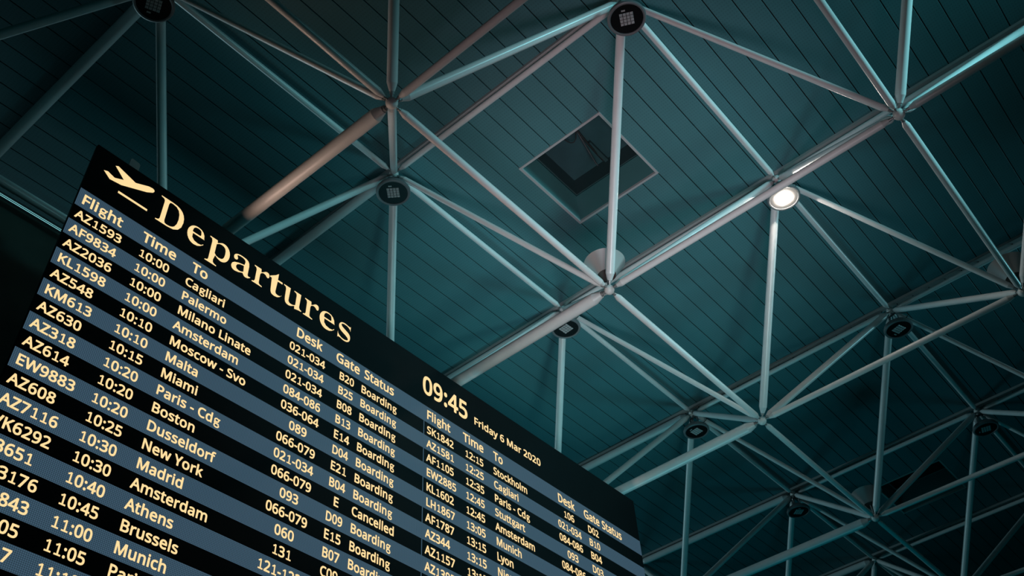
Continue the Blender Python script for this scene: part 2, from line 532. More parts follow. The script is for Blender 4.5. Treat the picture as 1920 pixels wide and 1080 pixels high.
# ------------------------------------------------------------------ lamps under the upper joints
def lamp(n, yaw, flip, label, lit=False):
    p = pos(n)
    z = -0.108 * S
    t = thing('ceiling_lamp', label, 'lamp', p + V((0, 0, z)), 'round lamps under the upper joints')
    t.rotation_euler = (0, 0, math.radians(yaw))
    bm = bmesh.new()
    lathe(bm, ((.205, .002), (.208, -.010), (.225, -.014), (.241, -.006), (.245, .010), (.245, .030), (.232, .044), (.205, .044), (.205, .002)), 56)
    mesh_obj('ring', bm, M['ring'], t, 35)
    bm = bmesh.new()
    lathe(bm, ((0, .030), (.232, .030), (.225, .070), (.13, .10), (.12, .15), (0, .15)), 40)
    mesh_obj('body', bm, M['ring'], t, 35)
    bm = bmesh.new()
    lathe(bm, ((0, .000), (.206, .000), (.206, .012), (0, .012)), 48)
    mesh_obj('glass', bm, M['lit_glass' if lit else 'glass'], t)
    bm = bmesh.new()
    c = (.20 if lit else .178) / 4
    for a in range(4):
        for b in range(4):
            x, y = (a - 1.5) * c, (b - 1.5) * c
            g = c * .44
            lo = [bm.verts.new((x + sx * g, y + sy * g, -.001)) for sx, sy in ((-1, -1), (1, -1), (1, 1), (-1, 1))]
            hi = [bm.verts.new((x + sx * g * .6, y + sy * g * .6, -.012)) for sx, sy in ((-1, -1), (1, -1), (1, 1), (-1, 1))]
            for q in range(4):
                bm.faces.new((lo[q], lo[(q + 1) % 4], hi[(q + 1) % 4], hi[q]))
            # dimple of the lens
            md = [bm.verts.new((x + sx * g * .28, y + sy * g * .28, -.007)) for sx, sy in ((-1, -1), (1, -1), (1, 1), (-1, 1))]
            for q in range(4):
                bm.faces.new((hi[q], hi[(q + 1) % 4], md[(q + 1) % 4], md[q]))
            bm.faces.new(md)
    bmesh.ops.recalc_face_normals(bm, faces=bm.faces[:])
    mesh_obj('lens_array', bm, M['lit_lens' if lit else 'lens'], t)
    if not lit:
        bm = bmesh.new()
        fx, fy = flip
        if fx:
            box(bm, (fx * .125 - .010, fy * .05 - .024, -.006), (fx * .125 + .010, fy * .05 + .024, -.001))
        else:
            box(bm, (-.03 - .024, fy * .125 - .010, -.006), (-.03 + .024, fy * .125 + .010, -.001))
        mesh_obj('sensor', bm, M['lens'], t)
    bm = bmesh.new()
    for s_ in (-1, 1):
        box(bm, (s_ * .085 - .004, -.02, .10), (s_ * .085 + .004, .02, .335))
    box(bm, (-.089, -.02, .33), (.089, .02, .338))
    mesh_obj('bracket', bm, M['ring'], t)
    bm = bmesh.new()
    lathe(bm, ((0, .338), (.018, .338), (.018, .375), (0, .375)), 12)
    mesh_obj('stem', bm, M['ring'], t, 40)
    bm = bmesh.new()
    pts = []
    for k in range(17):
        a = k / 16
        pts.append((.05 + .16 * math.sin(a * math.pi), .05 + .07 * math.sin(a * 2.2), .14 + .26 * a - .05 * math.sin(a * math.pi)))
    pipe(bm, pts, .007, 8)
    mesh_obj('cable', bm, M['cable'], t, 60)

lamp(('U', 0, 0), -52, (0, -1), 'round dark lamp above the title, under the steep pale tube')
lamp(('U', 0, 1), -63, (0, -1), 'round dark lamp at the top middle, above the square hatch')
lamp(('U', 1, 0), -94, (0, -1), 'round dark lamp above the clock, partly behind a thick tube')
lamp(('U', 2, 0), -99, (0, -1), 'round dark lamp above the right end of the board')
lamp(('U', 1, 1), -94, (0, -1), 'glowing round lamp, the only one switched on', True)
lamp(('U', 2, 1), -109, (-1, 1), 'round dark lamp at the right, below the lit one')
lamp(('U', 3, 1), -74, (-1, 1), 'very dim round lamp at the lower right edge')
lamp(('U', -1, 0), -23, (0, 1), 'very dark round lamp at the top left, cut by the top edge')
lamp(('U', 3, 0), -41, (0, -1), 'small dim lamp at the bottom, left of the bottom right ball joint')

# ------------------------------------------------------------------ spun metal funnels over some lower joints
def funnel(n, label):
    p = pos(n)
    zb, zt = -0.522 * S - p.z, -0.462 * S - p.z
    t = thing('reflector_funnel', label, 'reflector', p, 'funnels over the lower joints')
    bm = bmesh.new()
    lathe(bm, ((.127, zb), (.276, zt), (.281, zt + .004), (.276, zt + .008), (.268, zt + .004), (.122, zb + .006), (.127, zb)), 64)
    mesh_obj('funnel', bm, M['reflector'], t, 35)
    bm = bmesh.new()
    lathe(bm, ((0, zb + .002), (.1235, zb + .002), (.1235, zb + .02), (.09, zb + .07), (0, zb + .07)), 40)
    mesh_obj('core', bm, M['core'], t, 35)
    bm = bmesh.new()
    lathe(bm, ((0, BALL_R + .001), (.016, BALL_R + .001), (.016, zb + .004), (0, zb + .004)), 12)
    mesh_obj('stem', bm, M['bolt'], t, 40)
funnel(('L', 0, 0), 'bright spun metal funnel behind the central ball joint')
funnel(('L', 2, 0), 'dim metal funnel behind the bottom right ball joint')
funnel(('L', 1, 1), 'very dark metal funnel at the right edge')

# the wired fitting under the lid of the near hatch
hx, hy = HATCH[0]
t = thing('hanging_fitting', 'dark wired fitting with two thin rods hanging inside the open square hatch', 'light fitting', (hx, hy, ZC + .948))
for dx in (0.0, 0.045):
    bm = bmesh.new()
    pipe(bm, ((-.20 + dx, .02, -.004), (.42 + dx, .09, -.33)), .011, 10)
    mesh_obj('rod', bm, M['cabinet'], t, 60)
bm = bmesh.new()
box(bm, (.20, 0, -.065), (.68, .06, -.003))
mesh_obj('batten', bm, M['shaft_dark'], t)
for r_, pts in ((.009, [(-.34, .26, -.15), (-.27, .23, -.19), (-.22, .215, -.20), (-.15, .20, -.205), (-.09, .18, -.20), (-.06, .14, -.19), (-.07, .09, -.15), (-.12, .04, -.07), (-.16, .02, -.01)]),
                (.018, [(-.45 + 1.1 * k / 20, -.02 + .1 * k / 20, -.02 - .06 * math.sin(k / 20 * math.pi)) for k in range(21)])):
    bm = bmesh.new()
    pipe(bm, pts, r_, 8)
    mesh_obj('cable', bm, M['cable'], t, 60)

# ------------------------------------------------------------------ dark wall beyond the bright rimmed tube, a glowing strip added along its top
yw = .58 * S
xa, xb = -5 * S, 0.6 * S
bm = bmesh.new()
box(bm, (xa, yw, -4.2 * S), (xb, yw + .12, -2.1642))
wl = mesh_obj('wall_left', bm, M['wall'])
wl['kind'] = 'structure'
wl['label'] = 'dark stained wall at the left edge beside the board'
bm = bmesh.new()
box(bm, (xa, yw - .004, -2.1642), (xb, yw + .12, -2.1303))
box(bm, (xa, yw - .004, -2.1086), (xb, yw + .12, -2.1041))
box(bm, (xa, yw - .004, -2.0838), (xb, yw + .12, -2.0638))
tr = mesh_obj('rim_strip_frame', bm, M['cabinet'])  # dark rails round the added strip, no window here
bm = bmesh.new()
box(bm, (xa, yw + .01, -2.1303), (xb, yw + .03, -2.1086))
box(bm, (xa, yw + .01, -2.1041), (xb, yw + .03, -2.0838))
wn = mesh_obj('rim_glow_strip', bm, M['rim_glow'])  # added glow in place of the light on the tube's lower rim
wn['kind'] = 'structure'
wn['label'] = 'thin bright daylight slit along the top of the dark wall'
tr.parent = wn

# ------------------------------------------------------------------ the departures board
DK = 2.18
BO = CAM + V((1.10566072, 3.25510147, 3.99917354)) * DK
BW = 4.38496401 * DK
bu = V((0.99963373, -0.01698553, -0.02106903))
bv = V((0.02108557, 0.00079507, 0.99977736))
bn = bu.cross(bv)                       # towards the hall
Mb = Matrix(((bu.x, -bn.x, bv.x, BO.x), (bu.y, -bn.y, bv.y, BO.y), (bu.z, -bn.z, bv.z, BO.z), (0, 0, 0, 1)))
board = thing('departures_board', 'huge black LED departures board with amber flight rows and blue-grey stripes', 'departures board')
board.matrix_world = Mb
BH = .70 * BW
TH = .012 * S
bm = bmesh.new()
box(bm, (0, .004, -BH), (BW, TH, 0))
bmesh.ops.bevel(bm, geom=bm.edges[:], offset=.003, segments=1, affect='EDGES')
mesh_obj('cabinet', bm, M['cabinet'], board)
bm = bmesh.new()
box(bm, (.002, 0, -BH + .002), (BW - .002, .006, -.002))
mesh_obj('screen', bm, M['screen'], board)
bm = bmesh.new()
for u0 in (.0405, .9):
    x = u0 * BW
    v = [bm.verts.new(p) for p in ((x, TH, -.3), (x + .118, TH, -.3), (x + .118, TH, .150), (x + .104, TH, .172), (x + .018, TH, .182), (x, TH, .160))]
    v2 = [bm.verts.new(p.co + V((0, .02, 0))) for p in v]
    bm.faces.new(v); bm.faces.new(v2[::-1])
    for q in range(6):
        bm.faces.new((v[q], v2[q], v2[(q + 1) % 6], v[(q + 1) % 6]))
    break
bmesh.ops.recalc_face_normals(bm, faces=bm.faces[:])
bo = mesh_obj('bracket', bm, M['bracket'], board)
bo['label'] = 'pale rounded lug above the top edge'

P0, PR = .1021, .02213
def stripe(v0, v1, name='row_stripe'):
    bm = bmesh.new()
    box(bm, (.004, -.002, -v1 * BW), (BW - .004, .001, -v0 * BW))
    return mesh_obj(name, bm, M['stripe'], board)
hs = stripe(.0759, P0, 'heading_stripe')
hs['label'] = 'taller stripe behind the column headings'
k = 2
while P0 + (k - 1) * PR < .69:
    stripe(P0 + (k - 1) * PR, min(P0 + k * PR, .695))
    k += 2
bm = bmesh.new()
box(bm, (.5103 * BW, -.002, -.695 * BW), (.5116 * BW, .001, -P0 * BW))
mesh_obj('divider', bm, M['stripe'], board)

# ---- lettering -----------------------------------------------------------------
SANS={'-':(418,[[32,184,32,246,226,246,226,184]]),'0':(611,[[419,287,409,163,395,112,376,70,349,37,316,12,276,-3,229,-8,170,1,122,27,86,70,60,129,44,201,39,287,44,373,58,446,83,504,119,547,167,573,229,581,287,573,335,547,372,504,399,446,414,373],[110,287,113,215,121,156,137,111,159,78,190,59,229,52,268,59,298,78,320,110,336,156,345,215,348,287,345,359,336,417,320,463,298,495,268,515,229,521,190,515,159,495,137,463,121,417,113,359]]),'1':(579,[[285,0,216,0,216,400,216,439,217,470,219,499,196,477,169,455,108,405,71,452,226,573,285,573]]),'2':(612,[[417,0,38,0,38,59,188,210,261,287,306,353,318,387,322,424,315,466,294,496,261,514,221,520,181,517,147,506,83,466,45,513,94,548,153,572,221,581,270,576,313,562,347,540,372,510,388,472,394,428,389,385,375,344,353,305,324,267,247,185,128,67,128,64,417,64]]),'3':(614,[[395,439,392,403,381,372,363,347,340,326,310,311,277,302,277,298,337,283,379,255,405,214,413,163,407,116,390,74,360,40,318,14,263,-3,193,-8,110,-1,36,23,36,89,114,61,194,51,260,59,305,81,331,117,339,164,335,197,320,223,297,242,265,255,226,263,179,265,123,265,123,326,180,326,223,329,259,339,286,356,307,377,319,404,323,434,316,471,295,498,262,516,219,521,164,515,117,498,75,473,39,521,73,544,115,563,163,576,218,581,296,571,352,540,384,495]]),'4':(634,[[443,130,359,130,359,0,291,0,291,130,17,130,17,190,286,576,359,576,359,193,443,193],[291,374,291,412,293,444,294,474,295,500,292,500,276,468,257,438,86,193,291,193]]),'5':(600,[[221,351,275,346,322,331,361,307,389,274,407,232,413,183,407,128,387,81,356,43,314,15,261,-2,199,-8,116,0,51,23,51,90,121,62,200,52,239,55,274,65,302,82,323,106,336,137,341,176,332,225,306,262,262,284,197,292,146,288,99,280,64,302,86,573,373,573,373,508,146,508,132,342,169,348]]),'6':(606,[[44,245,51,342,75,433,95,474,121,510,155,539,196,562,246,576,306,581,344,579,377,573,377,513,344,520,308,523,257,518,216,504,183,483,158,454,139,419,127,380,115,291,119,291,150,326,194,350,255,358,302,353,342,338,375,313,400,279,416,236,421,184,415,129,399,82,372,44,336,15,291,-2,239,-8,199,-4,163,7,130,26,101,54,77,89,59,133,48,185],[238,51,284,59,320,84,343,125,351,184,344,233,324,271,289,295,241,303,205,299,175,287,150,270,131,248,119,223,115,198,123,146,146,99,185,64,210,55]]),'7':(615,[[109,0,344,508,35,508,35,573,419,573,419,518,187,0]]),'8':(611,[[229,581,276,577,318,565,352,546,378,519,395,485,400,443,396,411,385,383,346,338,291,303,355,265,381,242,401,216,414,185,419,148,413,104,395,65,367,34,330,11,284,-3,231,-8,174,-3,126,10,89,33,61,63,45,101,39,146,43,183,56,214,75,241,99,264,158,299,107,336,71,383,61,411,58,444,63,485,80,518,107,545,141,565,182,577],[108,145,116,107,138,76,176,55,229,48,281,55,319,76,342,108,350,148,346,174,335,197,293,235,229,265,217,270,157,237,121,197,111,173],[228,524,188,518,155,502,134,476,127,441,130,414,141,391,179,357,232,330,282,357,317,392,327,414,330,441,323,476,302,502,270,518]]),'9':(610,[[417,328,410,231,387,139,366,99,340,63,306,33,265,11,214,-3,154,-8,117,-6,82,0,82,60,115,53,152,50,204,54,245,68,278,90,303,118,322,153,334,192,346,281,341,281,310,247,266,223,204,214,158,219,118,235,85,260,61,294,45,336,40,387,46,443,63,491,90,529,127,557,171,575,223,581,262,577,299,565,332,545,361,518,384,483,402,439,413,388],[223,521,178,513,142,488,118,447,110,388,117,339,137,301,171,277,220,269,256,273,286,285,311,303,330,325,342,349,346,374,338,426,315,474,277,508,252,518]]),':':(349,[[58,43,61,69,72,85,88,94,107,97,126,94,142,85,153,69,157,43,153,18,142,2,126,-8,107,-11,88,-8,72,2,61,18],[58,387,61,412,72,429,88,438,107,441,126,438,142,429,153,412,157,387,153,362,142,345,126,335,107,332,88,335,72,345,61,362]]),'A':(704,[[437,0,368,177,141,177,73,0,0,0,224,575,289,575,512,0],[282,415,274,438,263,473,255,500,247,468,238,438,230,415,165,241,346,241]]),'B':(635,[[241,573,336,565,404,541,434,515,453,478,459,431,456,399,446,371,431,347,409,328,382,313,350,304,350,300,415,279,441,261,461,236,474,203,478,163,472,115,454,74,425,42,385,19,337,5,279,0,78,0,78,573],[256,329,318,335,357,352,377,382,384,423,376,463,351,490,308,506,245,511,150,511,150,329],[150,269,150,61,265,61,330,68,371,91,394,125,401,168,398,197,388,221,370,241,344,256,307,266,260,269]]),'C':(650,[[323,517,280,513,241,502,206,482,178,456,155,423,139,383,129,337,125,286,131,220,147,164,175,117,213,83,262,62,322,55,394,62,460,78,460,15,393,-2,312,-8,232,1,166,28,115,72,78,131,56,203,49,287,53,349,67,406,89,456,120,499,159,534,206,559,261,575,324,581,409,572,482,547,453,486,394,508]]),'D':(699,[[536,292,528,203,501,131,457,74,399,33,325,8,237,0,78,0,78,573,254,573,335,565,404,540,460,501,502,446,528,377],[460,289,454,359,435,415,404,457,361,487,308,505,244,511,150,511,150,62,228,62,299,68,357,87,402,119,434,164,454,220]]),'E':(560,[[398,0,78,0,78,573,398,573,398,509,150,509,150,330,383,330,383,268,150,268,150,63,398,63]]),'F':(530,[[150,0,78,0,78,573,398,573,398,509,150,509,150,306,383,306,383,243,150,243]]),'G':(727,[[326,302,524,302,524,22,431,-1,323,-8,241,1,173,28,120,71,81,130,57,202,49,286,58,370,84,442,127,500,186,544,259,571,346,581,437,572,516,547,489,484,421,508,342,517,278,510,225,489,181,455,150,409,131,353,124,286,130,222,146,166,175,119,216,84,270,62,340,55,404,59,452,68,452,238,326,238]]),'H':(708,[[516,0,443,0,443,267,150,267,150,0,78,0,78,573,150,573,150,330,443,330,443,573,516,573]]),'K':(610,[[496,0,411,0,209,273,150,222,150,0,78,0,78,573,150,573,150,290,199,345,249,399,403,573,488,573,261,323]]),'L':(534,[[78,0,78,573,150,573,150,64,400,64,400,0]]),'M':(841,[[330,0,142,502,139,502,142,461,144,407,144,347,144,0,78,0,78,573,184,573,361,103,364,103,544,573,650,573,650,0,578,0,578,352,579,408,581,460,584,501,581,501,390,0]]),'N':(723,[[532,0,447,0,141,476,138,476,141,432,143,378,144,320,144,0,78,0,78,573,161,573,467,99,470,99,468,137,466,193,464,249,464,573,532,573]]),'P':(599,[[229,573,326,562,393,528,421,495,439,454,444,404,433,336,417,306,395,278,364,255,324,238,275,227,216,223,150,223,150,0,78,0,78,573],[223,511,150,511,150,285,208,285,258,288,298,296,330,311,352,334,365,363,370,401,361,449,334,484,289,504]]),'S':(591,[[403,153,396,106,378,66,348,35,307,11,257,-3,198,-8,137,-5,83,4,41,19,41,88,113,65,201,55,240,57,273,66,298,79,316,98,327,120,330,147,327,173,318,194,302,213,277,230,196,265,131,294,85,330,57,375,48,435,54,477,71,513,99,542,136,563,180,576,231,581,318,572,389,549,366,487,302,508,229,517,196,515,169,507,148,494,133,478,124,457,121,434,124,407,133,386,149,367,172,351,246,318,332,279,362,255,385,228,398,194]]),'T':(630,[[259,0,187,0,187,509,8,509,8,573,437,573,437,509,259,509]]),'V':(673,[[481,573,277,0,204,0,0,573,75,573,204,205,220,160,231,119,241,80,250,119,262,161,277,207,405,573]]),'W':(928,[[735,573,583,0,510,0,399,375,389,410,380,443,373,471,370,488,367,471,361,443,352,409,342,373,234,0,161,0,10,573,85,573,174,223,183,186,190,151,196,118,201,87,206,119,213,154,222,191,232,227,333,573,407,573,512,225,523,187,532,151,538,117,544,87,550,129,560,175,572,224,660,573]]),'Y':(646,[[227,291,376,573,454,573,263,222,263,0,191,0,191,219,0,573,79,573]]),'Z':(620,[[427,0,30,0,30,55,332,508,40,508,40,573,419,573,419,518,118,64,427,64]]),'a':(605,[[231,437,299,428,347,403,376,358,385,293,385,0,334,0,320,61,317,61,279,22,234,-1,172,-8,136,-5,103,6,75,23,55,48,41,80,37,119,50,176,87,219,152,245,243,257,316,259,316,285,310,330,293,359,265,375,227,380,163,370,106,347,84,400,151,426],[252,208,184,200,141,182,118,155,110,119,115,87,132,66,157,53,188,49,238,56,279,79,306,117,315,172,315,210]]),'c':(532,[[241,-8,187,-2,139,15,99,45,69,87,50,143,44,213,51,284,71,342,102,385,142,415,191,432,245,438,309,431,358,415,337,356,292,370,244,376,204,371,172,358,148,335,131,303,120,263,117,213,120,166,131,126,148,94,172,71,202,58,240,53,302,60,351,78,351,15,304,-2]]),'d':(641,[[221,-8,171,-2,128,17,92,48,65,91,49,146,44,214,49,282,66,338,93,381,128,413,171,432,221,438,280,429,323,407,354,374,359,374,356,405,354,438,354,609,425,609,425,0,368,0,358,58,354,58,323,24,279,1],[232,51,290,60,328,88,348,135,355,200,355,213,349,284,329,336,291,369,231,379,181,368,146,334,124,281,117,213,124,144,146,93,181,61]]),'e':(600,[[234,438,286,432,329,414,364,385,390,346,406,299,411,244,411,201,117,201,127,137,154,90,197,62,254,52,327,60,392,82,392,20,327,-1,251,-8,194,-2,143,17,101,48,70,91,51,146,44,212,50,277,68,333,96,378,134,411,181,431],[233,380,188,372,154,348,130,309,119,257,338,257,335,292,326,322,312,346,292,364,266,376]]),'f':(455,[[266,375,158,375,158,0,87,0,87,375,12,375,12,408,87,432,87,457,92,507,104,547,124,577,152,597,186,609,227,613,274,609,310,599,292,544,262,552,228,556,197,550,175,532,162,502,158,458,158,430,266,430]]),'g':(641,[[221,438,261,434,297,422,329,402,355,373,359,373,369,430,425,430,425,-7,420,-63,404,-109,378,-146,341,-172,293,-187,233,-192,147,-186,78,-165,78,-100,149,-125,237,-134,286,-126,324,-101,347,-63,355,-13,355,4,356,32,358,57,354,57,329,28,299,8,263,-4,221,-8,170,-2,126,18,91,51,56,121,44,214,56,306,91,377,126,411,169,431],[230,379,197,374,169,359,147,336,130,303,120,262,117,213,124,143,146,92,182,60,232,50,288,58,309,69,326,85,349,131,356,197,356,214,353,267,343,309,326,340,302,362,270,374]]),'h':(619,[[139,431,138,399,135,370,140,370,174,407,221,429,273,437,321,433,360,421,391,400,413,370,426,330,431,280,431,0,361,0,361,275,355,321,338,353,308,372,265,379,222,374,189,360,166,338,150,308,142,269,139,222,139,0,68,0,68,609,139,609]]),'i':(336,[[139,430,139,0,68,0,68,430],[104,591,133,580,142,566,145,546,142,526,133,512,104,501,88,504,75,512,66,526,63,546,66,566,75,580,88,588]]),'k':(552,[[138,291,137,257,135,221,138,221,152,240,172,264,189,285,326,430,409,430,235,246,421,0,336,0,187,200,138,158,138,0,68,0,68,609,138,609]]),'l':(330,[[139,0,68,0,68,609,139,609]]),'m':(873,[[540,438,603,429,649,401,676,352,685,280,685,0,615,0,615,277,610,321,594,353,567,372,528,379,474,369,438,342,418,298,411,237,411,0,342,0,342,277,332,333,320,353,303,367,281,376,253,379,215,374,185,360,164,338,150,308,141,269,139,223,139,0,68,0,68,430,125,430,136,371,140,371,173,409,217,431,266,438,312,433,349,420,378,398,398,366,402,366,427,398,461,420,499,433]]),'n':(619,[[275,438,343,429,391,401,421,352,431,280,431,0,361,0,361,275,355,321,338,353,308,372,265,379,204,368,166,338,146,289,139,223,139,0,68,0,68,430,125,430,136,371,140,371,175,409,222,431]]),'o':(633,[[442,216,438,165,428,121,411,82,388,51,359,25,324,7,285,-4,241,-8,200,-4,163,7,129,25,100,51,77,82,59,121,48,165,44,216,50,282,68,336,97,380,137,412,186,431,244,438,299,431,347,412,387,380,417,336,436,282],[117,216,120,169,130,128,147,95,172,71,203,56,243,51,282,56,314,71,339,95,356,128,366,169,369,216,365,263,355,303,338,335,314,359,282,374,242,379,185,368,147,335,124,284]]),'r':(455,[[269,438,295,437,319,433,310,368,287,372,264,374,217,363,176,334,149,289,139,229,139,0,68,0,68,430,126,430,134,351,137,351,170,395,214,426,240,435]]),'s':(535,[[348,119,343,80,327,49,302,24,268,6,226,-4,176,-8,99,-1,42,19,42,83,104,60,178,49,224,53,256,66,274,86,280,112,271,141,239,167,174,196,103,228,76,245,57,266,45,292,41,324,52,372,85,408,137,430,202,438,275,430,339,409,315,353,258,372,197,380,159,377,131,366,114,350,108,328,119,298,154,274,219,246,289,215,314,197,333,176,344,150]]),'t':(468,[[212,50,245,53,272,59,272,5,240,-4,200,-8,167,-5,138,4,112,20,91,44,78,79,74,125,74,375,13,375,13,409,75,437,103,528,144,528,144,430,269,430,269,375,144,375,144,127,149,93,163,69,185,54]]),'u':(624,[[427,430,427,0,370,0,359,57,356,57,321,20,273,-1,220,-8,173,-4,134,8,103,29,81,59,68,99,63,148,63,430,135,430,135,153,141,108,158,76,188,57,230,51,273,55,306,69,330,91,345,121,354,160,357,206,357,430]]),'v':(599,[[163,0,0,430,75,430,167,176,180,137,193,96,201,63,204,63,214,96,227,138,241,176,332,430,407,430,244,0]]),'w':(813,[[346,243,336,276,328,308,321,335,316,357,313,357,308,335,302,307,294,275,284,242,207,1,127,1,9,431,82,431,141,201,153,154,163,109,169,73,172,73,178,97,185,128,193,160,201,188,277,431,354,431,428,188,440,149,451,109,457,74,460,74,466,108,477,153,489,201,549,431,621,431,502,1,419,1]]),'y':(600,[[1,430,76,430,169,185,184,144,196,105,205,68,209,68,224,121,245,186,333,430,409,430,224,-59,188,-130,165,-156,138,-176,106,-188,67,-192,34,-190,9,-186,9,-130,30,-133,56,-135,99,-126,130,-99,152,-59,174,-2]])}
SERIF={'D':(602,[[20,0,20,17,47,21,63,30,71,46,74,75,74,374,71,407,61,426,43,435,15,439,15,455,222,455,296,449,357,429,405,396,440,351,461,295,468,228,453,128,408,57,333,14,228,0],[222,24,262,30,295,47,319,75,343,139,351,229,343,318,319,382,279,420,223,433,202,431,190,423,182,385,182,72,190,34,202,27]]),'e':(402,[[154,-10,117,-5,85,10,58,35,37,69,24,109,19,157,24,201,38,240,59,273,87,298,120,313,157,318,209,309,249,280,274,234,283,173,283,166,117,166,127,97,154,56,199,42,237,53,270,86,285,73,248,27,205,-1],[116,192,201,192,201,215,193,277,181,292,161,297,136,286,121,255,116,203]]),'p':(475,[[17,-139,17,-124,40,-117,50,-101,52,-64,52,243,46,283,19,295,19,310,143,310,143,263,166,294,195,313,230,319,264,314,293,298,317,274,335,241,346,203,350,160,346,113,334,72,316,38,291,12,261,-5,227,-10,183,1,148,32,148,-58,152,-99,167,-118,197,-123,197,-139],[195,28,222,36,239,59,249,99,253,154,250,208,241,248,225,270,199,278,171,267,148,235,148,69,167,38]]),'a':(445,[[255,-10,226,-5,208,10,200,35,151,2,95,-9,64,-4,40,11,25,34,20,63,31,104,63,136,119,164,199,190,199,241,196,266,187,282,171,292,148,296,115,290,104,274,113,257,123,231,120,215,110,202,95,194,77,191,59,194,45,203,36,218,33,236,37,259,49,278,69,295,95,308,126,316,162,318,223,312,263,292,285,259,293,210,293,62,295,40,304,34,320,42,329,28,294,-1],[151,34,174,41,199,63,199,169,154,151,127,123,118,84,126,46]]),'r':(390,[[18,0,18,16,45,26,52,56,52,252,46,285,20,293,21,310,146,310,146,252,165,280,187,301,210,314,233,318,258,315,275,304,286,287,289,266,287,248,278,234,265,225,248,222,222,231,207,250,189,260,175,255,162,241,152,220,149,192,149,56,152,37,159,25,197,16,197,0]]),'t':(329,[[124,-9,89,-4,66,10,53,36,48,71,48,279,20,279,20,300,88,369,129,424,144,424,144,310,208,310,208,279,144,279,144,82,149,51,157,43,168,40,189,49,206,75,222,66,198,24,165,-1]]),'u':(484,[[131,-10,91,-3,65,17,51,51,46,97,46,248,39,282,29,291,11,294,11,310,142,310,142,74,151,46,162,38,177,36,205,43,228,66,228,248,221,283,209,291,189,294,189,310,324,310,324,70,331,39,360,30,360,13,300,7,228,-10,228,40,209,19,186,3,160,-7]]),'s':(373,[[151,-10,122,-6,87,6,73,9,60,4,51,-9,36,-9,36,105,53,105,66,68,87,39,112,21,140,15,162,18,179,27,189,40,192,58,183,84,156,105,107,130,76,148,54,169,41,193,37,220,44,259,65,291,98,312,141,319,166,316,199,308,206,306,213,305,223,308,230,319,244,319,244,222,228,222,215,254,196,277,174,291,149,296,130,294,116,286,108,274,105,259,115,232,146,212,191,189,221,172,241,151,253,127,257,95,250,51,228,18,194,-3]])}

def arc(cx, cy, rx, ry, a0, a1, n=14):
    return [(cx + rx * math.cos(math.radians(a0 + (a1 - a0) * k / n)), cy + ry * math.sin(math.radians(a0 + (a1 - a0) * k / n))) for k in range(n + 1)]

# strokes in thousandths: (half width, closed, points)
STROKE = {
    'g': [(36, True, arc(232, 300, 128, 104, 0, 342, 18)), (33, False, [(330, 372), (395, 388), (455, 392)]),
          (33, False, [(140, 222), (108, 180), (108, 140), (140, 112), (200, 100)]),
          (36, False, [(190, 100), (300, 96), (370, 86)] + arc(262, -26, 148, 96, 42, -200, 20) + [(120, 30), (150, 74), (200, 100)])],
    '1': [(34, False, [(95, 30), (425, 30)]), (38, False, [(262, 30), (262, 545)]), (34, False, [(262, 530), (180, 470), (105, 432)])],
}
WIDTH = {'g': 455, '1': 465, ' ': 205}
EMB = 22          # emboldening half width


def tri_fill(polys):
    cu = bpy.data.curves.new('glyph', 'CURVE')
    cu.dimensions = '2D'
    cu.fill_mode = 'BOTH'
    for P in polys:
        sp = cu.splines.new('POLY')
        sp.points.add(len(P) // 2 - 1)
        for q in range(len(P) // 2):
            sp.points[q].co = (P[2 * q], P[2 * q + 1], 0, 1)
        sp.use_cyclic_u = True
    o = bpy.data.objects.new('glyph', cu)
    me = o.to_mesh()
    vs = [(v.co.x, v.co.y) for v in me.vertices]
    fs = [tuple(p.vertices) for p in me.polygons]
    o.to_mesh_clear()
    bpy.data.objects.remove(o)
    bpy.data.curves.remove(cu)
    return vs, fs


def band(pts, closed, hw, vs, fs):
    n = len(pts)
    for q in range(n if closed else n - 1):
        (x0, y0), (x1, y1) = pts[q], pts[(q + 1) % n]
        dx, dy = x1 - x0, y1 - y0
        ll = math.hypot(dx, dy)
        if ll < 1e-6:
            continue
        nx, ny = -dy / ll * hw, dx / ll * hw
        b = len(vs)
        vs += [(x0 + nx, y0 + ny), (x0 - nx, y0 - ny), (x1 - nx, y1 - ny), (x1 + nx, y1 + ny)]
        fs.append((b, b + 1, b + 2, b + 3))
    rng = range(n) if closed else range(1, n - 1)
    for q in rng:
        x, y = pts[q]
        b = len(vs)
        vs += [(x + hw * math.cos(a * math.pi / 4), y + hw * math.sin(a * math.pi / 4)) for a in range(8)]
        fs.append(tuple(range(b, b + 8)))


def slim(P, polys, d=17):
    """the letter's stems made lighter: every outline moved inwards, sideways only"""
    def sarea(Q):
        n = len(Q) // 2
        return sum(Q[2 * q] * Q[2 * ((q + 1) % n) + 1] - Q[2 * ((q + 1) % n)] * Q[2 * q + 1] for q in range(n))
    sgn = 1 if sarea(max(polys, key=lambda Q: abs(sarea(Q)))) > 0 else -1
    n = len(P) // 2
    out = []
    for q in range(n):
        x, y = P[2 * q], P[2 * q + 1]
        nx = 0
        ws = 0
        for e in (q - 1, q):
            a, c = e % n, (e + 1) % n
            dx, dy = P[2 * c] - P[2 * a], P[2 * c + 1] - P[2 * a + 1]
            l_ = math.hypot(dx, dy) or 1
            nx += -dy / l_ * sgn
            ws += 1
        out += [x + nx / ws * d, y]
    return out


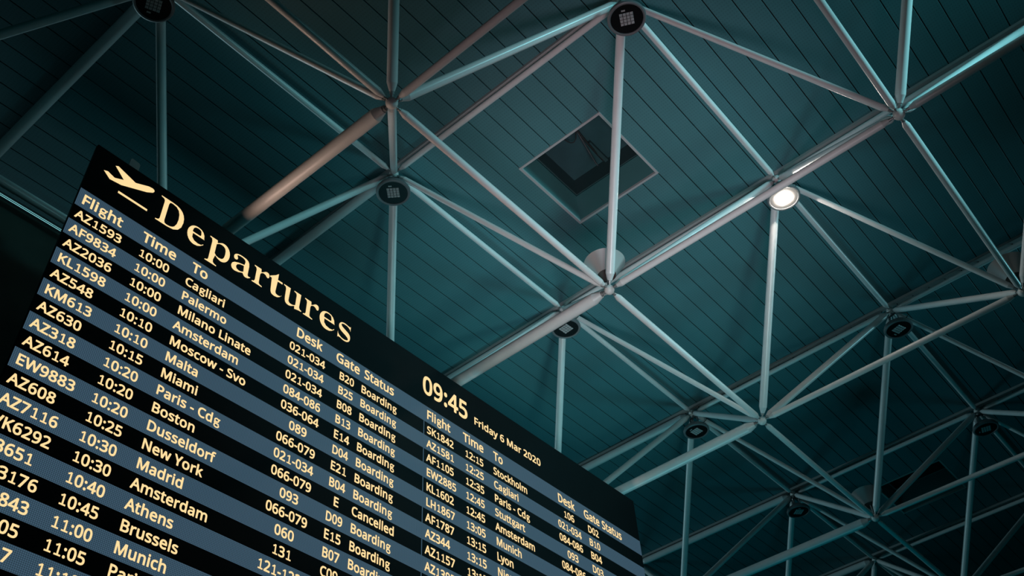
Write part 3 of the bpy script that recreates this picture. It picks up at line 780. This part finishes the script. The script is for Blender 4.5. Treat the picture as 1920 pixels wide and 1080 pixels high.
cache = {}
def glyph(ch, serif=False):
    """(advance, left bearing, verts, faces) in thousandths"""
    key = (ch, serif)
    if key not in cache:
        if ch in STROKE and not serif:
            vs, fs = [], []
            for hw, cl, pts in STROKE[ch]:
                band(pts, cl, hw + 6, vs, fs)
            cache[key] = (WIDTH[ch], vs, fs)
        else:
            a, polys = (SERIF if serif else SANS)[ch]
            if serif:
                polys = [slim(P, polys) for P in polys]
            vs, fs = tri_fill(polys)
            minx = min(v[0] for v in vs)
            if not serif:
                a = a - 193 + minx
                vs = list(vs)
                for P in polys:
                    band([(P[2 * q], P[2 * q + 1]) for q in range(len(P) // 2)], True, EMB, vs, fs)
            cache[key] = (a, vs, fs)
    return cache[key]


def advance(s):
    return sum((WIDTH[' '] if c == ' ' else glyph(c)[0]) + 14 for c in s)


zoff = [0]
def put(bm, s, u, v, cap, width=None, kx=None):
    """string with its left edge at u and its baseline at v (fractions of the board's width)"""
    sy = cap * BW / 571.0
    nat = advance(s) - 14
    if width:
        sx = width * BW / (nat + 10)
    else:
        sx = sy * (kx or KX)
    x = u * BW
    y = -.0035
    for c in s:
        if c == ' ':
            x += (WIDTH[' '] + 14) * sx
            continue
        a, vs, fs = glyph(c)
        b = [bm.verts.new((x + (px - 30) * sx, y, -v * BW + py * sy)) for px, py in vs]
        for f in fs:
            try:
                bm.faces.new([b[i] for i in f])
            except ValueError:
                pass
        x += (a + 14) * sx


KX = 1.0
CAP = .0113
KX = (.0537 * BW / (advance('AZ1593') - 20)) / (CAP * BW / 571.0)


def text_obj(name, items, label=None):
    bm = bmesh.new()
    for it in items:
        put(bm, *it)
    for f in bm.faces:
        f.normal_update()
        if f.normal.y > 0:
            f.normal_flip()
    o = mesh_obj(name, bm, M['text'], board)
    if label:
        o['label'] = label
    return o


def base(k):
    return P0 + (k - 1) * PR + .01655


HC = .0138
for it in [('Flight', .0062, .0962, HC, .0484), ('Time', .0797, .0955, HC, .0432), ('To', .1438, .0950, HC, .0214), ('Desk', .2938, .0940, HC, .0411),
           ('Gate', .3572, .0938, HC, .0400), ('Status', .4043, .0935, HC, .0522),
           ('Flight', .5160, .0957, HC, .0456), ('Time', .5868, .0950, HC, .0416), ('To', .6488, .0948, HC, .0199), ('Desk', .7902, .0968, HC, .0402),
           ('Gate', .8524, .0966, HC, .0395), ('Status', .8974, .0965, HC, .0511)]:
    text_obj('column_heading', [it])
FIELD = ('flight_number', 'departure_time', 'destination', 'desk_number', 'gate_number', 'status')
def row(it):
    for name, item in it:
        text_obj(name, [item])
LEFT = '''AZ1593|10:00|Cagliari|021-034|B20|Boarding
AF9834|10:00|Palermo|021-034|B25|Boarding
AZ2036|10:00|Milano Linate|021-034|B08|Boarding
KL1598|10:00|Amsterdam|084-086|B13|Boarding
AZ548|10:10|Moscow - Svo|036-064|E14|Boarding
KM613|10:10|Malta|089|D04|Boarding
AZ630|10:15|Miami|066-079|E21|Boarding
AZ318|10:20|Paris - Cdg|021-034|B04|Boarding
AZ614|10:20|Boston|066-079|E|Cancelled
EW9883|10:20|Dusseldorf|093|D09|Boarding
AZ608|10:25|New York|066-079|E15|Boarding
AZ7116|10:30|Madrid|060|B07|Boarding
VK6292|10:30|Amsterdam|131|C09|Boarding
A3651|10:40|Athens|121-122|B|
SN3176|10:45|Brussels|||
LH1843|11:00|Munich|||
05|11:05|Paris|||
7|11:10||||'''
WID = {'Cagliari': .0537, 'Palermo': .0600, 'Milano Linate': .0976, 'Boarding': .0617, 'Cancelled': .0663}
for k, line in enumerate(LEFT.split('\n'), 1):
    c = line.split('|')
    b_ = base(k)
    it = []
    if len(c[0]) < 3:
        it.append((FIELD[0], (c[0], .0595 - .0092 * len(c[0]), b_, CAP)))
    else:
        it.append((FIELD[0], (c[0], .0055, b_, CAP)))
    it.append((FIELD[1], (c[1], .0802, b_, CAP, .0386)))
    if c[2]:
        it.append((FIELD[2], (c[2], .1398, b_, CAP, WID.get(c[2]))))
    if c[3]:
        it.append((FIELD[3], (c[3], .2868, b_, CAP, .0553) if len(c[3]) > 3 else (c[3], .3015, b_, CAP, .0258)))
    if c[4] and k < 14:
        it.append((FIELD[4], (c[4], .3645 if len(c[4]) > 1 else .3735, b_, CAP, .0247 if len(c[4]) > 1 else None)))
    if c[5]:
        it.append((FIELD[5], (c[5], .4005, b_, CAP, WID[c[5]])))
    row(it)
RIGHT = '''SK1842|12:15|Stockholm|106|D02
AZ1581|12:25|Cagliari|021-034|B10
AF1105|12:35|Paris - Cdg|084-086|B04
EW2885|12:45|Stuttgart|093|D03
KL1602|12:45|Amsterdam|084-086|
LH1867|13:05|Munich|106|
AF1787|13:15|Lyon||
AZ344|13:15|Nice||
AZ1157|13:15|||
AZ1395||||'''
KR = KX * .955
for k, line in enumerate(RIGHT.split('\n'), 1):
    c = line.split('|')
    b_ = base(k) + .0005
    it = [(FIELD[0], (c[0], .5170, b_, CAP, None, KR))]
    if c[1]:
        it.append((FIELD[1], (c[1], .5895, b_, CAP, .0376)))
    if c[2]:
        it.append((FIELD[2], (c[2], .6470, b_, CAP, .0727 if c[2] == 'Stockholm' else None, KR)))
    if c[3]:
        it.append((FIELD[3], (c[3], .7858, b_, CAP, .0545) if len(c[3]) > 3 else (c[3], .8010, b_, CAP, .0255)))
    if c[4]:
        it.append((FIELD[4], (c[4], .8586, b_, CAP, .0270)))
    row(it)
text_obj('clock_readout', [('09:45', .5080, .0550, .0292, .0905)], 'large time 09:45')
text_obj('date_readout', [('Friday 6 Mar 2020', .6095, .0535, .0120, .1465)], 'date Friday 6 Mar 2020')

# title in roman capitals and lower case
bm = bmesh.new()
TITLE = [('D', .0853, .1190), ('e', .1262, .1495), ('p', .1548, .1852), ('a', .1893, .2172), ('r', .2199, .2428), ('t', .2433, .2642), ('u', .2652, .2958), ('r', .2986, .3214), ('e', .3242, .3492), ('s', .3549, .3757)]
for ch, u0, u1 in TITLE:
    a, vs, fs = glyph(ch, True)
    x0, x1 = min(v[0] for v in vs), max(v[0] for v in vs)
    sy = .0406 * BW / 455.0 if ch == 'D' else .0288 * BW / 318.0
    sx = (u1 - u0) * BW / (x1 - x0)
    b = [bm.verts.new((u0 * BW + (px - x0) * sx, -.0035, -.0543 * BW + py * sy)) for px, py in vs]
    for f in fs:
        bm.faces.new([b[i] for i in f])
for f in bm.faces:
    f.normal_update()
    if f.normal.y > 0:
        f.normal_flip()
o = mesh_obj('title', bm, M['text'], board)
o['label'] = 'large word Departures in serif letters'

# take-off pictogram
PL = [(.0153, .0325), (.0199, .0303), (.0291, .0334), (.0391, .0280), (.0254, .0153), (.0287, .0132), (.0525, .0210), (.0681, .0133), (.0726, .0125), (.0752, .0136), (.0758, .0158), (.0746, .0187), (.0676, .0239), (.0386, .0376), (.0244, .0398)]
bm = bmesh.new()
flat = []
for u_, v_ in PL:
    flat += [u_ * 10000, -v_ * 10000]
vs, fs = tri_fill([flat])
b = [bm.verts.new((x / 10000 * BW, -.0035, y / 10000 * BW)) for x, y in vs]
for f in fs:
    bm.faces.new([b[i] for i in f])
q = [bm.verts.new((u_ * BW, -.0035, -v_ * BW)) for u_, v_ in ((.0377, .0481), (.0744, .0482), (.0744, .0514), (.0377, .0515))]
bm.faces.new(q)
for f in bm.faces:
    f.normal_update()
    if f.normal.y > 0:
        f.normal_flip()
o = mesh_obj('take_off_sign', bm, M['text'], board)
o['label'] = 'climbing aeroplane over a short runway bar'
